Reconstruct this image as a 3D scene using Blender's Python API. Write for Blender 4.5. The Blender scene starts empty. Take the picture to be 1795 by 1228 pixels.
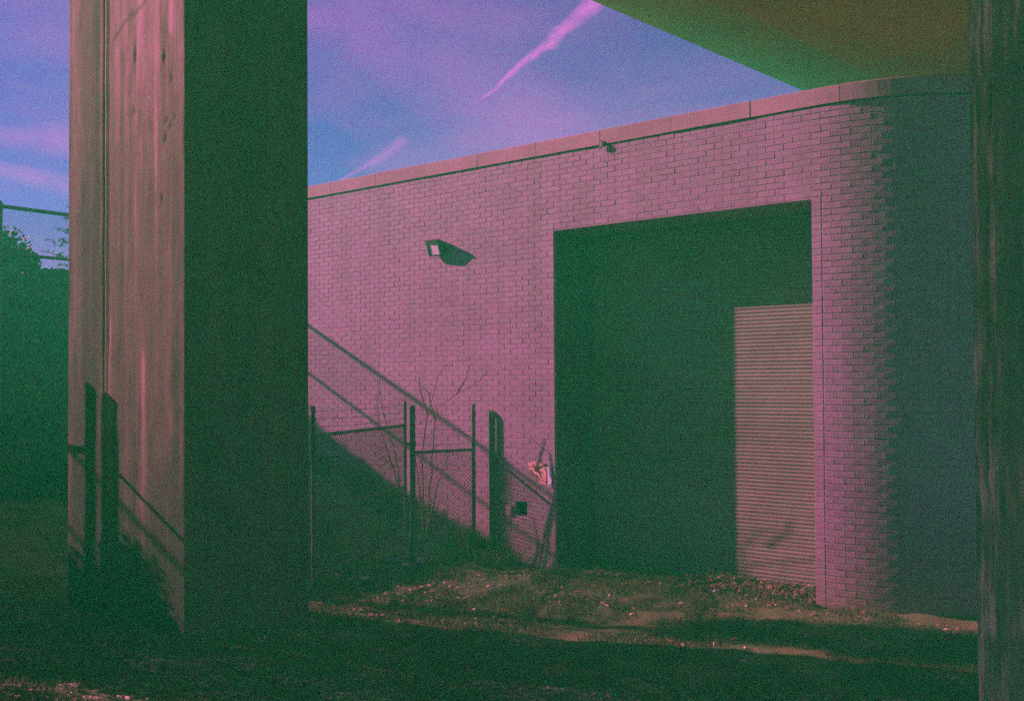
import bpy, math, random
import numpy as np
from mathutils import Vector, Matrix
R = math.radians
scene = bpy.context.scene
COL = scene.collection
random.seed(7)
rng = np.random.default_rng(11)

# ---------------------------------------------------------------- camera, sky, sun
EYE = 2.35
F_PX = 1745.0
cam_data = bpy.data.cameras.new('camera')
cam_data.sensor_width = 36.0
cam_data.lens = 36.0 * F_PX / 1795.0
cam_data.shift_y = 0.0105
cam_data.clip_start = 0.05
cam_data.clip_end = 2000
cam = bpy.data.objects.new('camera', cam_data)
COL.objects.link(cam)
cam.location = (0, 0, EYE)
ROLL, PITCH = R(-0.35), R(1.1)
CM = Matrix.Rotation(PITCH + math.pi / 2, 4, 'X') @ Matrix.Rotation(ROLL, 4, 'Z')
cam.matrix_world = Matrix.Translation((0, 0, EYE)) @ CM
scene.camera = cam

def ray(px, py):
    """direction through a point of the 1795x1228 photograph"""
    d = Vector(((px - 897.5) / F_PX, -(py - 614 - cam_data.shift_y * 1795) / F_PX, -1.0))
    # shift_y moves the picture up: the optical axis lies below the centre
    return (CM.to_3x3() @ d)

SUN = Vector((-2.138, 0.689, 1.04)).normalized()      # towards the sun
SUN_EL = math.asin(SUN.z)
SUN_AZ = math.atan2(SUN.x, SUN.y)

def nn(nt, t, **kw):
    n = nt.nodes.new(t)
    for k, v in kw.items():
        setattr(n, k, v)
    return n

def math_node(nt, op, a, b=None, clamp=False):
    n = nt.nodes.new('ShaderNodeMath'); n.operation = op; n.use_clamp = clamp
    for i, v in enumerate((a, b)):
        if v is None: continue
        if isinstance(v, (int, float)): n.inputs[i].default_value = v
        else: nt.links.new(v, n.inputs[i])
    return n.outputs[0]

def mix_rgb(nt, fac, a, b, mode='MIX'):
    n = nt.nodes.new('ShaderNodeMix'); n.data_type = 'RGBA'; n.blend_type = mode
    for sock, v in ((n.inputs[0], fac), (n.inputs[6], a), (n.inputs[7], b)):
        if isinstance(v, (int, float)): sock.default_value = v
        elif isinstance(v, (tuple, list)): sock.default_value = (*v[:3], 1)
        else: nt.links.new(v, sock)
    return n.outputs[2]

def ramp(nt, fac, stops):
    n = nt.nodes.new('ShaderNodeValToRGB')
    e = n.color_ramp.elements
    while len(e) < len(stops): e.new(0.5)
    for el, (p, c) in zip(e, stops):
        el.position = p
        el.color = (c, c, c, 1) if isinstance(c, (int, float)) else (*c, 1)
    nt.links.new(fac, n.inputs[0])
    return n.outputs[0]

SKY_STRENGTH = 0.065
SUN_STRENGTH = 5.0
SUN_COLOR = (1.0, 0.60, 0.67)
SKY_TINT = (0.38, 0.06, 0.86)
HAZE_COLOR = (0.03, 0.95, 0.23)
HAZE_DENSITY = 0.033

world = bpy.data.worlds.new('World'); scene.world = world; world.use_nodes = True
nt = world.node_tree; nt.nodes.clear()
wo = nn(nt, 'ShaderNodeOutputWorld'); bg = nn(nt, 'ShaderNodeBackground')
nt.links.new(bg.outputs[0], wo.inputs[0])
sky = nn(nt, 'ShaderNodeTexSky', sky_type='NISHITA')
sky.sun_disc = False
sky.sun_elevation = SUN_EL
sky.sun_rotation = SUN_AZ
sky.air_density = 1.0; sky.dust_density = 0.3; sky.ozone_density = 1.5
tc = nn(nt, 'ShaderNodeTexCoord')
mapn = nn(nt, 'ShaderNodeMapping')
nt.links.new(tc.outputs['Generated'], mapn.inputs[0])
mapn.inputs['Scale'].default_value = (1.0, 1.0, 3.0)
mapn.inputs['Rotation'].default_value = (0.15, 0.25, 0.4)
n1 = nn(nt, 'ShaderNodeTexNoise'); n1.inputs['Scale'].default_value = 2.4; n1.inputs['Detail'].default_value = 6
n1.inputs['Roughness'].default_value = 0.5; n1.inputs['Distortion'].default_value = 0.4
nt.links.new(mapn.outputs[0], n1.inputs['Vector'])
cloud = ramp(nt, n1.outputs[0], [(0.42, 0.0), (0.62, 1.0)])
skycol = mix_rgb(nt, 1.0, sky.outputs[0], SKY_TINT, 'MULTIPLY')
CLOUD_RGB = (4.6, 1.0, 5.6)
cl = mix_rgb(nt, math_node(nt, 'MULTIPLY', cloud, 0.55), skycol, CLOUD_RGB)

def trail(col, pts, width, wob, wscale, strength, seed, colour):
    """a condensation trail: an arc of a great circle from direction pts[0] to pts[1], ragged by noise"""
    a, b = [Vector(p).normalized() for p in pts]
    n = a.cross(b).normalized(); along = (b - a).normalized(); mid = (a + b).normalized()
    half = (b - a).length / 2
    def dot(v, off=None):
        d = nn(nt, 'ShaderNodeVectorMath', operation='DOT_PRODUCT')
        nt.links.new(tc.outputs['Generated'], d.inputs[0]); d.inputs[1].default_value = v
        return d.outputs['Value']
    nz = nn(nt, 'ShaderNodeTexNoise', noise_dimensions='4D'); nz.inputs['W'].default_value = seed
    nz.inputs['Scale'].default_value = wscale; nz.inputs['Detail'].default_value = 4
    nt.links.new(tc.outputs['Generated'], nz.inputs['Vector'])
    off = math_node(nt, 'MULTIPLY', math_node(nt, 'SUBTRACT', nz.outputs[0], 0.5), wob)
    dist = math_node(nt, 'ABSOLUTE', math_node(nt, 'ADD', dot(n), off))
    t = math_node(nt, 'DIVIDE', dot(along), half)          # -1..1 along it
    t01 = math_node(nt, 'MULTIPLY', math_node(nt, 'ADD', t, 1.0), 0.5, True)
    w = math_node(nt, 'ADD', math_node(nt, 'MULTIPLY', t01, width), 0.0012)
    core = math_node(nt, 'SUBTRACT', 1.0, math_node(nt, 'DIVIDE', dist, w), True)
    core = math_node(nt, 'POWER', core, 0.7)
    ends = math_node(nt, 'SUBTRACT', 1.08, math_node(nt, 'ABSOLUTE', t), True)
    ends = math_node(nt, 'MULTIPLY', ends, 6.0, True)
    nz2 = nn(nt, 'ShaderNodeTexNoise'); nz2.inputs['Scale'].default_value = wscale * 2.5
    nt.links.new(tc.outputs['Generated'], nz2.inputs['Vector'])
    br = ramp(nt, nz2.outputs[0], [(0.25, 0.45), (0.6, 1.0)])
    f = math_node(nt, 'MULTIPLY', math_node(nt, 'MULTIPLY', core, ends), math_node(nt, 'MULTIPLY', br, strength), True)
    return mix_rgb(nt, f, col, colour)

cl = trail(cl, (ray(842, 176), ray(1095, -40)), 0.0120, 0.020, 38.0, 0.72, 1.3, (8.0, 1.5, 7.4))
cl = trail(cl, (ray(575, 332), ray(712, 246)), 0.006, 0.014, 50.0, 0.40, 4.1, (6.5, 1.4, 7.0))
cl = trail(cl, (ray(-150, 225), ray(300, 262)), 0.030, 0.02, 9.0, 0.45, 2.2, (6.0, 1.4, 6.4))
cl = trail(cl, (ray(-150, 265), ray(260, 350)), 0.020, 0.02, 12.0, 0.40, 6.2, (6.0, 1.4, 6.4))
cl = trail(cl, (ray(420, -20), ray(1010, 270)), 0.075, 0.05, 6.0, 0.24, 8.2, (5.2, 0.7, 6.0))
nt.links.new(cl, bg.inputs[0])
bg.inputs[1].default_value = SKY_STRENGTH

sd = bpy.data.lights.new('sun', 'SUN'); sd.energy = SUN_STRENGTH; sd.angle = R(0.55); sd.color = SUN_COLOR
so = bpy.data.objects.new('sun', sd); COL.objects.link(so)
so.rotation_euler = (-SUN).to_track_quat('-Z', 'Y').to_euler()
so.location = SUN * 40

scene.view_settings.view_transform = 'Standard'
scene.view_settings.look = 'None'
scene.view_settings.gamma = 1.0
scene.view_settings.exposure = 0.7
scene.view_settings.use_curve_mapping = False
scene.cycles.use_denoising = False
scene.cycles.max_bounces = 8
scene.cycles.diffuse_bounces = 3
scene.cycles.volume_bounces = 3
scene.render.film_transparent = False

# ---------------------------------------------------------------- helpers
BASE = {}
def base_of(o):
    return BASE.get(o.name, Vector((0, 0, 0)))

class MB:
    def __init__(self):
        self.v = []; self.f = []; self.n = 0; self.attr = []
    def add(self, verts, faces):
        k = self.n
        self.v.extend([tuple(p) for p in verts]); self.n += len(verts)
        self.f.extend([tuple(i + k for i in f) for f in faces])
    def box(self, c, ax, ay, az):
        """centre and three half-axis vectors"""
        c, ax, ay, az = map(Vector, (c, ax, ay, az))
        vs = [c + ax * sx + ay * sy + az * sz for sz in (-1, 1) for sy in (-1, 1) for sx in (-1, 1)]
        fs = [(0, 2, 3, 1), (4, 5, 7, 6), (0, 1, 5, 4), (2, 6, 7, 3), (0, 4, 6, 2), (1, 3, 7, 5)]
        if ax.cross(ay).dot(az) < 0: fs = [tuple(reversed(f)) for f in fs]
        self.add(vs, fs)
    def prism(self, outline, off):
        """closed polygon of points, extruded by the vector off"""
        off = Vector(off); P = [Vector(p) for p in outline]; n = len(P)
        vs = P + [p + off for p in P]
        fs = [tuple(range(n))[::-1], tuple(range(n, 2 * n))]
        fs += [(i, (i + 1) % n, n + (i + 1) % n, n + i) for i in range(n)]
        self.add(vs, fs)
    def tube(self, pts, r, n=6, caps=True):
        P = [Vector(p) for p in pts]
        rr = r if isinstance(r, (list, tuple)) else [r] * len(P)
        rings = []
        for i, p in enumerate(P):
            d = (P[min(i + 1, len(P) - 1)] - P[max(i - 1, 0)]).normalized()
            up = Vector((0, 0, 1)) if abs(d.z) < 0.9 else Vector((1, 0, 0))
            a = d.cross(up).normalized(); b = d.cross(a)
            rings.append([p + (a * math.cos(t) + b * math.sin(t)) * rr[i] for t in [2 * math.pi * k / n for k in range(n)]])
        vs = [q for g in rings for q in g]; fs = []
        for i in range(len(P) - 1):
            for k in range(n):
                fs.append((i * n + k, i * n + (k + 1) % n, (i + 1) * n + (k + 1) % n, (i + 1) * n + k))
        if caps:
            fs.append(tuple(range(n))[::-1]); fs.append(tuple(range((len(P) - 1) * n, len(P) * n)))
        self.add(vs, fs)
    def build(self, name, mat, parent=None, smooth=False):
        b = base_of(parent) if parent else Vector((0, 0, 0))
        me = bpy.data.meshes.new(name)
        me.from_pydata([(x - b.x, y - b.y, z - b.z) for x, y, z in self.v], [], self.f)
        if smooth:
            me.polygons.foreach_set('use_smooth', [True] * len(me.polygons))
        me.materials.append(mat); me.update()
        o = bpy.data.objects.new(name, me); COL.objects.link(o)
        if parent:
            o.parent = parent; BASE[o.name] = b
        return o

def quads_mesh(name, V, mat, parent=None):
    """V: (n,4,3) array of quads"""
    b = base_of(parent) if parent else Vector((0, 0, 0))
    n = len(V)
    me = bpy.data.meshes.new(name)
    me.vertices.add(n * 4); me.vertices.foreach_set('co', (V.reshape(-1, 3) - np.array(b)).ravel().astype(np.float32))
    me.loops.add(n * 4); me.loops.foreach_set('vertex_index', np.arange(n * 4, dtype=np.int32))
    me.polygons.add(n); me.polygons.foreach_set('loop_start', np.arange(0, n * 4, 4, dtype=np.int32))
    me.materials.append(mat); me.update(calc_edges=True); me.validate()
    o = bpy.data.objects.new(name, me); COL.objects.link(o)
    if parent: o.parent = parent; BASE[o.name] = b
    return o

def tag(o, label=None, cat=None, group=None, kind=None):
    if label: o['label'] = label
    if cat: o['category'] = cat
    if group: o['group'] = group
    if kind: o['kind'] = kind
    return o

def thing(name, loc, label, cat, group=None):
    o = bpy.data.objects.new(name, None); COL.objects.link(o); o.location = loc
    o.empty_display_size = 0.2
    BASE[o.name] = Vector(loc)
    return tag(o, label, cat, group)

def rot_basis(n):
    """random unit axes (n,3),(n,3)"""
    a = rng.normal(size=(n, 3)); a /= np.linalg.norm(a, axis=1)[:, None]
    b = rng.normal(size=(n, 3)); b -= (a * b).sum(1)[:, None] * a; b /= np.linalg.norm(b, axis=1)[:, None]
    return a, b

def leaf_quads(C, size, aspect=0.55, flat=0.0, jitter=0.4):
    n = len(C); a, b = rot_basis(n)
    if flat > 0:
        a[:, 2] *= (1 - flat); b[:, 2] *= (1 - flat)
    s = size * (1 + jitter * (rng.random(n) - 0.5) * 2)
    a = a * s[:, None] * 0.5; b = b * (s * aspect)[:, None] * 0.5
    return np.stack([C - a, C + b, C + a, C - b], 1)

def clump_points(centres, radii, n, shell=0.5):
    k = rng.integers(0, len(centres), n)
    d = rng.normal(size=(n, 3)); d /= np.linalg.norm(d, axis=1)[:, None]
    r = (shell + (1 - shell) * rng.random(n)) ** 1.0
    return np.asarray(centres)[k] + d * (np.asarray(radii)[k] * r)[:, None]

# ---------------------------------------------------------------- materials
def material(name, stops, scale=3.0, detail=6, rough=0.85, bump=0.0, bump_scale=60, island=0.0, metallic=0.0,
             stretch=(1, 1, 1), obj_rand=0.0, spec=0.3, weather=False):
    m = bpy.data.materials.new(name); m.use_nodes = True
    t = m.node_tree; p = t.nodes['Principled BSDF']
    geo = nn(t, 'ShaderNodeNewGeometry')
    mp = nn(t, 'ShaderNodeMapping'); t.links.new(geo.outputs['Position'], mp.inputs[0]); mp.inputs['Scale'].default_value = stretch
    nz = nn(t, 'ShaderNodeTexNoise'); nz.inputs['Scale'].default_value = scale; nz.inputs['Detail'].default_value = detail
    nz.inputs['Roughness'].default_value = 0.62
    t.links.new(mp.outputs[0], nz.inputs['Vector'])
    c = ramp(t, nz.outputs[0], stops)
    if weather:      # rain streaks under the coping, splashed dirt at the foot, worn patches
        mw = nn(t, 'ShaderNodeMapping'); t.links.new(geo.outputs['Position'], mw.inputs[0]); mw.inputs['Scale'].default_value = (2.6, 2.6, 0.16)
        nw = nn(t, 'ShaderNodeTexNoise'); nw.inputs['Scale'].default_value = 2.0; nw.inputs['Detail'].default_value = 8; nw.inputs['Roughness'].default_value = 0.7
        t.links.new(mw.outputs[0], nw.inputs['Vector'])
        c = mix_rgb(t, 1.0, c, ramp(t, nw.outputs[0], [(0.32, (0.78, 0.80, 0.74)), (0.52, (1.0, 1.0, 1.0)), (0.75, (1.08, 1.06, 1.08))]), 'MULTIPLY')
        sx = nn(t, 'ShaderNodeSeparateXYZ'); t.links.new(geo.outputs['Position'], sx.inputs[0])
        hz = math_node(t, 'ADD', sx.outputs['Z'], math_node(t, 'MULTIPLY', math_node(t, 'SUBTRACT', nz.outputs[0], 0.5), 1.6))
        dirt = ramp(t, math_node(t, 'MULTIPLY', hz, 0.7, True), [(0.0, 0.65), (0.75, 0.0)])
        c = mix_rgb(t, dirt, c, (0.20, 0.15, 0.09))
    if island > 0 or obj_rand > 0:
        v = None
        if island > 0:
            v = math_node(t, 'MULTIPLY', math_node(t, 'SUBTRACT', geo.outputs['Random Per Island'], 0.5), island * 2)
        if obj_rand > 0:
            oi = nn(t, 'ShaderNodeObjectInfo')
            w = math_node(t, 'MULTIPLY', math_node(t, 'SUBTRACT', oi.outputs['Random'], 0.5), obj_rand * 2)
            v = w if v is None else math_node(t, 'ADD', v, w)
        hsv = nn(t, 'ShaderNodeHueSaturation')
        t.links.new(c, hsv.inputs['Color'])
        t.links.new(math_node(t, 'ADD', v, 1.0), hsv.inputs['Value'])
        c = hsv.outputs[0]
    t.links.new(c, p.inputs['Base Color'])
    p.inputs['Roughness'].default_value = rough
    p.inputs['Metallic'].default_value = metallic
    p.inputs['Specular IOR Level'].default_value = spec
    if bump > 0:
        nb = nn(t, 'ShaderNodeTexNoise'); nb.inputs['Scale'].default_value = bump_scale; nb.inputs['Detail'].default_value = 5
        t.links.new(geo.outputs['Position'], nb.inputs['Vector'])
        bn = nn(t, 'ShaderNodeBump'); bn.inputs['Strength'].default_value = bump; bn.inputs['Distance'].default_value = 0.01
        t.links.new(nb.outputs[0], bn.inputs['Height']); t.links.new(bn.outputs[0], p.inputs['Normal'])
    return m

M = {}
M['brick'] = material('painted_brick', [(0.25, (0.27, 0.155, 0.225)), (0.5, (0.345, 0.190, 0.288)), (0.75, (0.41, 0.235, 0.335))],
                      scale=1.3, detail=8, rough=0.7, bump=0.35, bump_scale=90, island=0.08, weather=True, obj_rand=0.06)
M['shaded_brick'] = material('recess_shade_brick', [(0.3, (0.05, 0.05, 0.04)), (0.7, (0.10, 0.09, 0.07))], scale=2, island=0.15, bump=0.3)  # darker brick colour that carries the shade of the door recess
M['mortar'] = material('mortar', [(0.40, (0.25, 0.15, 0.18)), (0.52, (0.345, 0.198, 0.28))], scale=2.2, detail=12, bump=0.3, bump_scale=120)
M['coping'] = material('coping_stone', [(0.3, (0.32, 0.19, 0.21)), (0.7, (0.47, 0.25, 0.32))], scale=2.2, detail=8, bump=0.5, bump_scale=80, obj_rand=0.06)
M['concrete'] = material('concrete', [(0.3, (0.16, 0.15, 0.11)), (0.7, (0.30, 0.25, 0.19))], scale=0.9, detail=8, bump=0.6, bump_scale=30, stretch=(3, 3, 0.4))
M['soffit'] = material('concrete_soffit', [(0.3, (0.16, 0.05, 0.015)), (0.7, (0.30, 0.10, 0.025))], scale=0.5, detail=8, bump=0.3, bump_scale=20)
M['slat'] = material('painted_steel_slat', [(0.25, (0.15, 0.13, 0.10)), (0.5, (0.215, 0.19, 0.15)), (0.75, (0.265, 0.235, 0.185))], scale=1.6, detail=6, rough=0.5, obj_rand=0.10, spec=0.4)
M['steel'] = material('galvanised_steel', [(0.3, (0.06, 0.07, 0.06)), (0.7, (0.14, 0.15, 0.13))], scale=12, rough=0.55, metallic=0.3, bump=0.2)
M['wire'] = material('galvanised_wire', [(0.3, (0.05, 0.06, 0.055)), (0.7, (0.10, 0.11, 0.10))], scale=20, rough=0.6, metallic=0.2)
M['wood'] = material('weathered_wood', [(0.3, (0.07, 0.09, 0.06)), (0.7, (0.15, 0.14, 0.10))], scale=4, stretch=(12, 12, 0.6), bump=0.6, bump_scale=40)
M['black'] = material('dark_metal', [(0.3, (0.02, 0.025, 0.02)), (0.7, (0.05, 0.05, 0.045))], scale=10, rough=0.5)
M['dirt'] = material('bare_earth', [(0.30, (0.09, 0.17, 0.055)), (0.47, (0.115, 0.18, 0.055)), (0.58, (0.15, 0.16, 0.05)), (0.78, (0.18, 0.14, 0.065))],
                     scale=1.7, detail=14, bump=0.9, bump_scale=25)
M['leaf_green'] = material('green_leaf', [(0.3, (0.02, 0.06, 0.022)), (0.7, (0.05, 0.13, 0.05))], scale=2.0, island=0.35, rough=0.6)
M['leaf_dry'] = material('dry_leaf', [(0.3, (0.07, 0.06, 0.03)), (0.7, (0.24, 0.15, 0.09))], scale=3.0, island=0.5, rough=0.8)
M['leaf_pale'] = material('pale_dead_leaf', [(0.3, (0.35, 0.26, 0.17)), (0.7, (0.75, 0.55, 0.42))], scale=3.0, island=0.5, rough=0.8)
M['grass'] = material('grass_blade', [(0.3, (0.06, 0.12, 0.035)), (0.55, (0.12, 0.15, 0.05)), (0.75, (0.30, 0.24, 0.10))], scale=1.5, island=0.4, rough=0.8)
M['twig'] = material('twig_bark', [(0.3, (0.10, 0.07, 0.04)), (0.7, (0.20, 0.13, 0.09))], scale=20)
M['bark'] = material('bark', [(0.3, (0.05, 0.045, 0.03)), (0.7, (0.13, 0.11, 0.08))], scale=8, stretch=(3, 3, 0.6), bump=1.0, bump_scale=30)
M['paper'] = material('crumpled_paper', [(0.3, (0.60, 0.50, 0.52)), (0.7, (0.82, 0.74, 0.76))], scale=15, rough=0.7)
M['plastic_blue'] = material('pale_blue_plastic', [(0.3, (0.20, 0.28, 0.36)), (0.7, (0.32, 0.42, 0.50))], scale=15, rough=0.4)
M['card'] = material('brown_card', [(0.3, (0.38, 0.22, 0.14)), (0.7, (0.55, 0.34, 0.24))], scale=15)
M['stone'] = material('broken_masonry', [(0.35, (0.06, 0.05, 0.03)), (0.60, (0.16, 0.10, 0.06)), (0.75, (0.40, 0.25, 0.2))], scale=10, island=0.5, bump=0.6)
M['orange_paint'] = material('peeling_orange_paint', [(0.4, (0.72, 0.34, 0.25)), (0.6, (0.85, 0.48, 0.42))], scale=25)
M['white_paint'] = material('white_paint', [(0.4, (0.75, 0.70, 0.78)), (0.6, (0.85, 0.80, 0.85))], scale=25)
M['dark_paint'] = material('dark_paint', [(0.4, (0.05, 0.06, 0.05)), (0.6, (0.12, 0.10, 0.08))], scale=25)
gl = bpy.data.materials.new('prismatic_glass'); gl.use_nodes = True
pg = gl.node_tree.nodes['Principled BSDF']; pg.inputs['Base Color'].default_value = (0.75, 0.68, 0.7, 1); pg.inputs['Roughness'].default_value = 0.25
gz = nn(gl.node_tree, 'ShaderNodeTexNoise'); gz.inputs['Scale'].default_value = 18
gg = nn(gl.node_tree, 'ShaderNodeNewGeometry'); gl.node_tree.links.new(gg.outputs['Position'], gz.inputs['Vector'])
gl.node_tree.links.new(ramp(gl.node_tree, gz.outputs[0], [(0.3, (0.6, 0.55, 0.6)), (0.6, (0.9, 0.82, 0.88))]), pg.inputs['Base Color'])
M['glass'] = gl

# ---------------------------------------------------------------- the wall's own axes
T = Vector((0.7804, -0.6252, 0)).normalized()      # along the wall, towards the right
N = Vector((-T.y * -1, 0, 0)) if False else Vector((-0.6252, -0.7804, 0)).normalized()   # out of the wall, to the camera's side
P0 = Vector((0.775, 12.3, 0))
def W(s, p, z):
    return P0 + T * s + N * p + Vector((0, 0, z))
def wall_px(px, py, p=0.0):
    """where the sight line through a pixel meets the plane at distance p in front of the wall"""
    d = ray(px, py); o = Vector((0, 0, EYE))
    t = ((P0 + N * p - o).dot(N)) / d.dot(N)
    return o + d * t
def sp(X, Y):
    d = Vector((X, Y, 0)) - P0
    return d.dot(T), d.dot(N)

# ---------------------------------------------------------------- ground
def smooth(x):
    x = np.clip(x, 0, 1); return x * x * (3 - 2 * x)
def value_noise(X, Y, sc, seed):
    r = np.random.default_rng(seed); G = r.random((64, 64))
    x = X / sc; y = Y / sc
    i = np.floor(x).astype(int); j = np.floor(y).astype(int); fx = x - i; fy = y - j
    fx = fx * fx * (3 - 2 * fx); fy = fy * fy * (3 - 2 * fy)
    g = lambda a, b: G[a % 64, b % 64]
    return (g(i, j) * (1 - fx) + g(i + 1, j) * fx) * (1 - fy) + (g(i, j + 1) * (1 - fx) + g(i + 1, j + 1) * fx) * fy
S_F = -8.9
def ground_z(X, Y):
    X = np.asarray(X, float); Y = np.asarray(Y, float)
    s = (X - P0.x) * T.x + (Y - P0.y) * T.y
    p = (X - P0.x) * N.x + (Y - P0.y) * N.y
    sh = s + 0.85 * np.clip(p - 0.1, 0, 2.2)
    rise = np.interp(sh, [-9.6, -8.9, -6, -4, -2.5, -1.7, -0.9, -0.3], [1.45, 1.4, 1.3, 0.98, 0.50, 0.25, 0.03, 0.0])
    bank = np.interp(s, [-40, -12, -10.0, -9.3, -9.05], [4.25, 4.25, 4.12, 2.6, 1.4]) - 1.4
    bank = np.clip(bank, 0, None) * (1 - smooth((p - 13) / 4))
    fg = 0.75 * smooth((p - 2.2) / 8.0)
    fade = 1 - smooth((np.hypot(X, Y) - 45) / 60)
    z = (rise * (1 - 0.5 * smooth((p - 4) / 6)) + bank + fg) * fade
    z += (value_noise(X, Y, 0.9, 1) - 0.5) * 0.05 + (value_noise(X, Y, 0.27, 2) - 0.5) * 0.05 + (value_noise(X, Y, 0.13, 3) - 0.5) * 0.025
    return z - 0.02
def gz1(X, Y): return float(ground_z(np.array([X]), np.array([Y]))[0])

def axis(lo, hi, step, far):
    a = list(np.arange(lo, hi + 1e-6, step)); g = step
    lo2 = [lo]; hi2 = [hi]
    while lo2[-1] > -far: g *= 1.35; lo2.append(lo2[-1] - g)
    g = step
    while hi2[-1] < far: g *= 1.35; hi2.append(hi2[-1] + g)
    return np.array(lo2[:0:-1] + a + hi2[1:])
gx = axis(-14, 9, 0.09, 600); gy = axis(1.5, 19, 0.09, 600)
GX, GY = np.meshgrid(gx, gy)
GZ = ground_z(GX, GY)
nx, ny = len(gx), len(gy)
idx = np.arange(nx * ny).reshape(ny, nx)
gf = np.stack([idx[:-1, :-1], idx[:-1, 1:], idx[1:, 1:], idx[1:, :-1]], -1).reshape(-1, 4)
me = bpy.data.meshes.new('ground')
me.vertices.add(nx * ny); me.vertices.foreach_set('co', np.stack([GX, GY, GZ], -1).ravel().astype(np.float32))
me.loops.add(gf.size); me.loops.foreach_set('vertex_index', gf.ravel().astype(np.int32))
me.polygons.add(len(gf)); me.polygons.foreach_set('loop_start', np.arange(0, gf.size, 4, dtype=np.int32))
me.polygons.foreach_set('use_smooth', np.ones(len(gf), dtype=bool))
me.materials.append(M['dirt']); me.update(calc_edges=True)
ground = bpy.data.objects.new('ground', me); COL.objects.link(ground)
tag(ground, 'uneven bare earth ground with thin grass', kind='structure')

# ---------------------------------------------------------------- brick building
S_L, S_R, Z_T, DEP = -0.31, 3.035, 4.22, 0.80          # door opening
S_C, RAD = 3.08, 2.05                                   # where the rounded corner starts, its radius
Z_TOP, COP_H = 5.38, 0.18
S_WL = -11.3
ARC = RAD * math.pi / 2
CC = W(S_C, -RAD, 0)
def wall_path(q, out=0.0):
    """point and direction at arc length q measured from s=0"""
    if q <= S_C:
        return W(q, out, 0), T.copy(), 0.0
    if q <= S_C + ARC:
        a = (q - S_C) / RAD
        d = N * math.cos(a) + T * math.sin(a)
        return CC + d * (RAD + out), (T * math.cos(a) - N * math.sin(a)), a
    k = q - S_C - ARC
    return CC + T * (RAD + out) - N * k, -N, math.pi / 2
bld = thing('brick_building', W(1.4, 0, 0), 'long low pale painted brick building with stone coping, rounded corner and deep door recess', 'building')

CH, BL, JT = 0.0677, 0.2032, 0.008
V0, V1 = wall_px(904, 874), wall_px(924, 906)
VS0, VS1 = sp(V0.x, V0.y)[0], sp(V1.x, V1.y)[0]
VZ0, VZ1 = V1.z, V0.z
VZ0 = round(VZ0 / CH) * CH; VZ1 = round(VZ1 / CH) * CH
Q_END = S_C + ARC + 6.0
# mortar core: boxes around the openings
mc = MB()
def core_box(s0, s1, z0, z1, p0=-0.0032, p1=-0.35):
    mc.box(W((s0 + s1) / 2, (p0 + p1) / 2, (z0 + z1) / 2), T * ((s1 - s0) / 2), N * ((p0 - p1) / 2), Vector((0, 0, (z1 - z0) / 2)))
ZB = -0.6
ZW = Z_TOP - COP_H - 0.012
core_box(S_WL, VS0, ZB, ZW)
core_box(VS0, VS1, ZB, VZ0); core_box(VS0, VS1, VZ1, ZW)
core_box(VS0 - .02, VS1 + .02, VZ0 - .02, VZ1 + .02, -0.25, -0.34)
core_box(VS1, S_L - 0.007, ZB, ZW, -0.0032, -DEP - 0.1)
core_box(S_L - 0.007, S_R + 0.007, Z_T + 0.007, ZW, -0.0032, -DEP - 0.1)
core_box(S_R + 0.007, S_C, ZB, ZW, -0.0032, -DEP - 0.1)
na = 40
for i in range(na + 1):
    a = math.pi / 2 * i / na
    d = N * math.cos(a) + T * math.sin(a)
    po = CC + d * (RAD - 0.0048); pi_ = CC + d * (RAD - 0.35)
    k = mc.n
    mc.v.extend([tuple(po + Vector((0, 0, ZB))), tuple(po + Vector((0, 0, ZW))), tuple(pi_ + Vector((0, 0, ZB))), tuple(pi_ + Vector((0, 0, ZW)))]); mc.n += 4
    if i: mc.f.extend([(k - 4, k, k + 1, k - 3), (k - 2, k - 1, k + 3, k + 2), (k - 3, k + 1, k + 3, k - 1)])
e = CC + T * (RAD - 0.18) - N * 3
mc.box(e + Vector((0, 0, (ZB + ZW) / 2)), T * 0.173, N * 3, Vector((0, 0, (ZW - ZB) / 2)))
tag(mc.build('mortar_core', M['mortar'], bld))

# bricks
def brick_verts(L, H, D, ch=0.003):
    """front at y=0 (out is -y), chamfered front edges"""
    l, h = L / 2, H / 2
    return ([(-l + ch, 0, -h + ch), (l - ch, 0, -h + ch), (l - ch, 0, h - ch), (-l + ch, 0, h - ch),
             (-l, ch, -h), (l, ch, -h), (l, ch, h), (-l, ch, h),
             (-l, D, -h), (l, D, -h), (l, D, h), (-l, D, h)],
            [(0, 1, 2, 3), (0, 4, 5, 1), (1, 5, 6, 2), (2, 6, 7, 3), (3, 7, 4, 0),
             (4, 8, 9, 5), (5, 9, 10, 6), (6, 10, 11, 7), (7, 11, 8, 4)])
bricks = []      # (q centre, z centre, length)
ncourse = int((ZW - ZB) / CH) + 1
for c in range(ncourse):
    z = ZW - CH * (c + 0.5) + 0.002
    off = (c % 2) * BL / 2
    segs = [(S_WL, Q_END)]
    def cut(a, b):
        global segs
        o = []
        for s0, s1 in segs:
            if b <= s0 or a >= s1: o.append((s0, s1)); continue
            if a > s0: o.append((s0, a))
            if b < s1: o.append((b, s1))
        segs = o
    if z < Z_T:
        cut(S_L, S_R)
    if VZ0 < z < VZ1: cut(VS0, VS1)
    for s0, s1 in segs:
        if abs(s0 - S_R) < 1e-6:            # a straight stack of half bricks up the right jamb
            bricks.append((s0 + 0.055, z, 0.100)); s0 += 0.113
        k = math.floor((s0 - off) / BL)
        q = k * BL + off
        while q < s1:
            a, b = max(q, s0), min(q + BL, s1)
            if b - a > 0.03: bricks.append(((a + b) / 2, z, b - a - JT + (JT if False else 0)))
            q += BL
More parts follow.
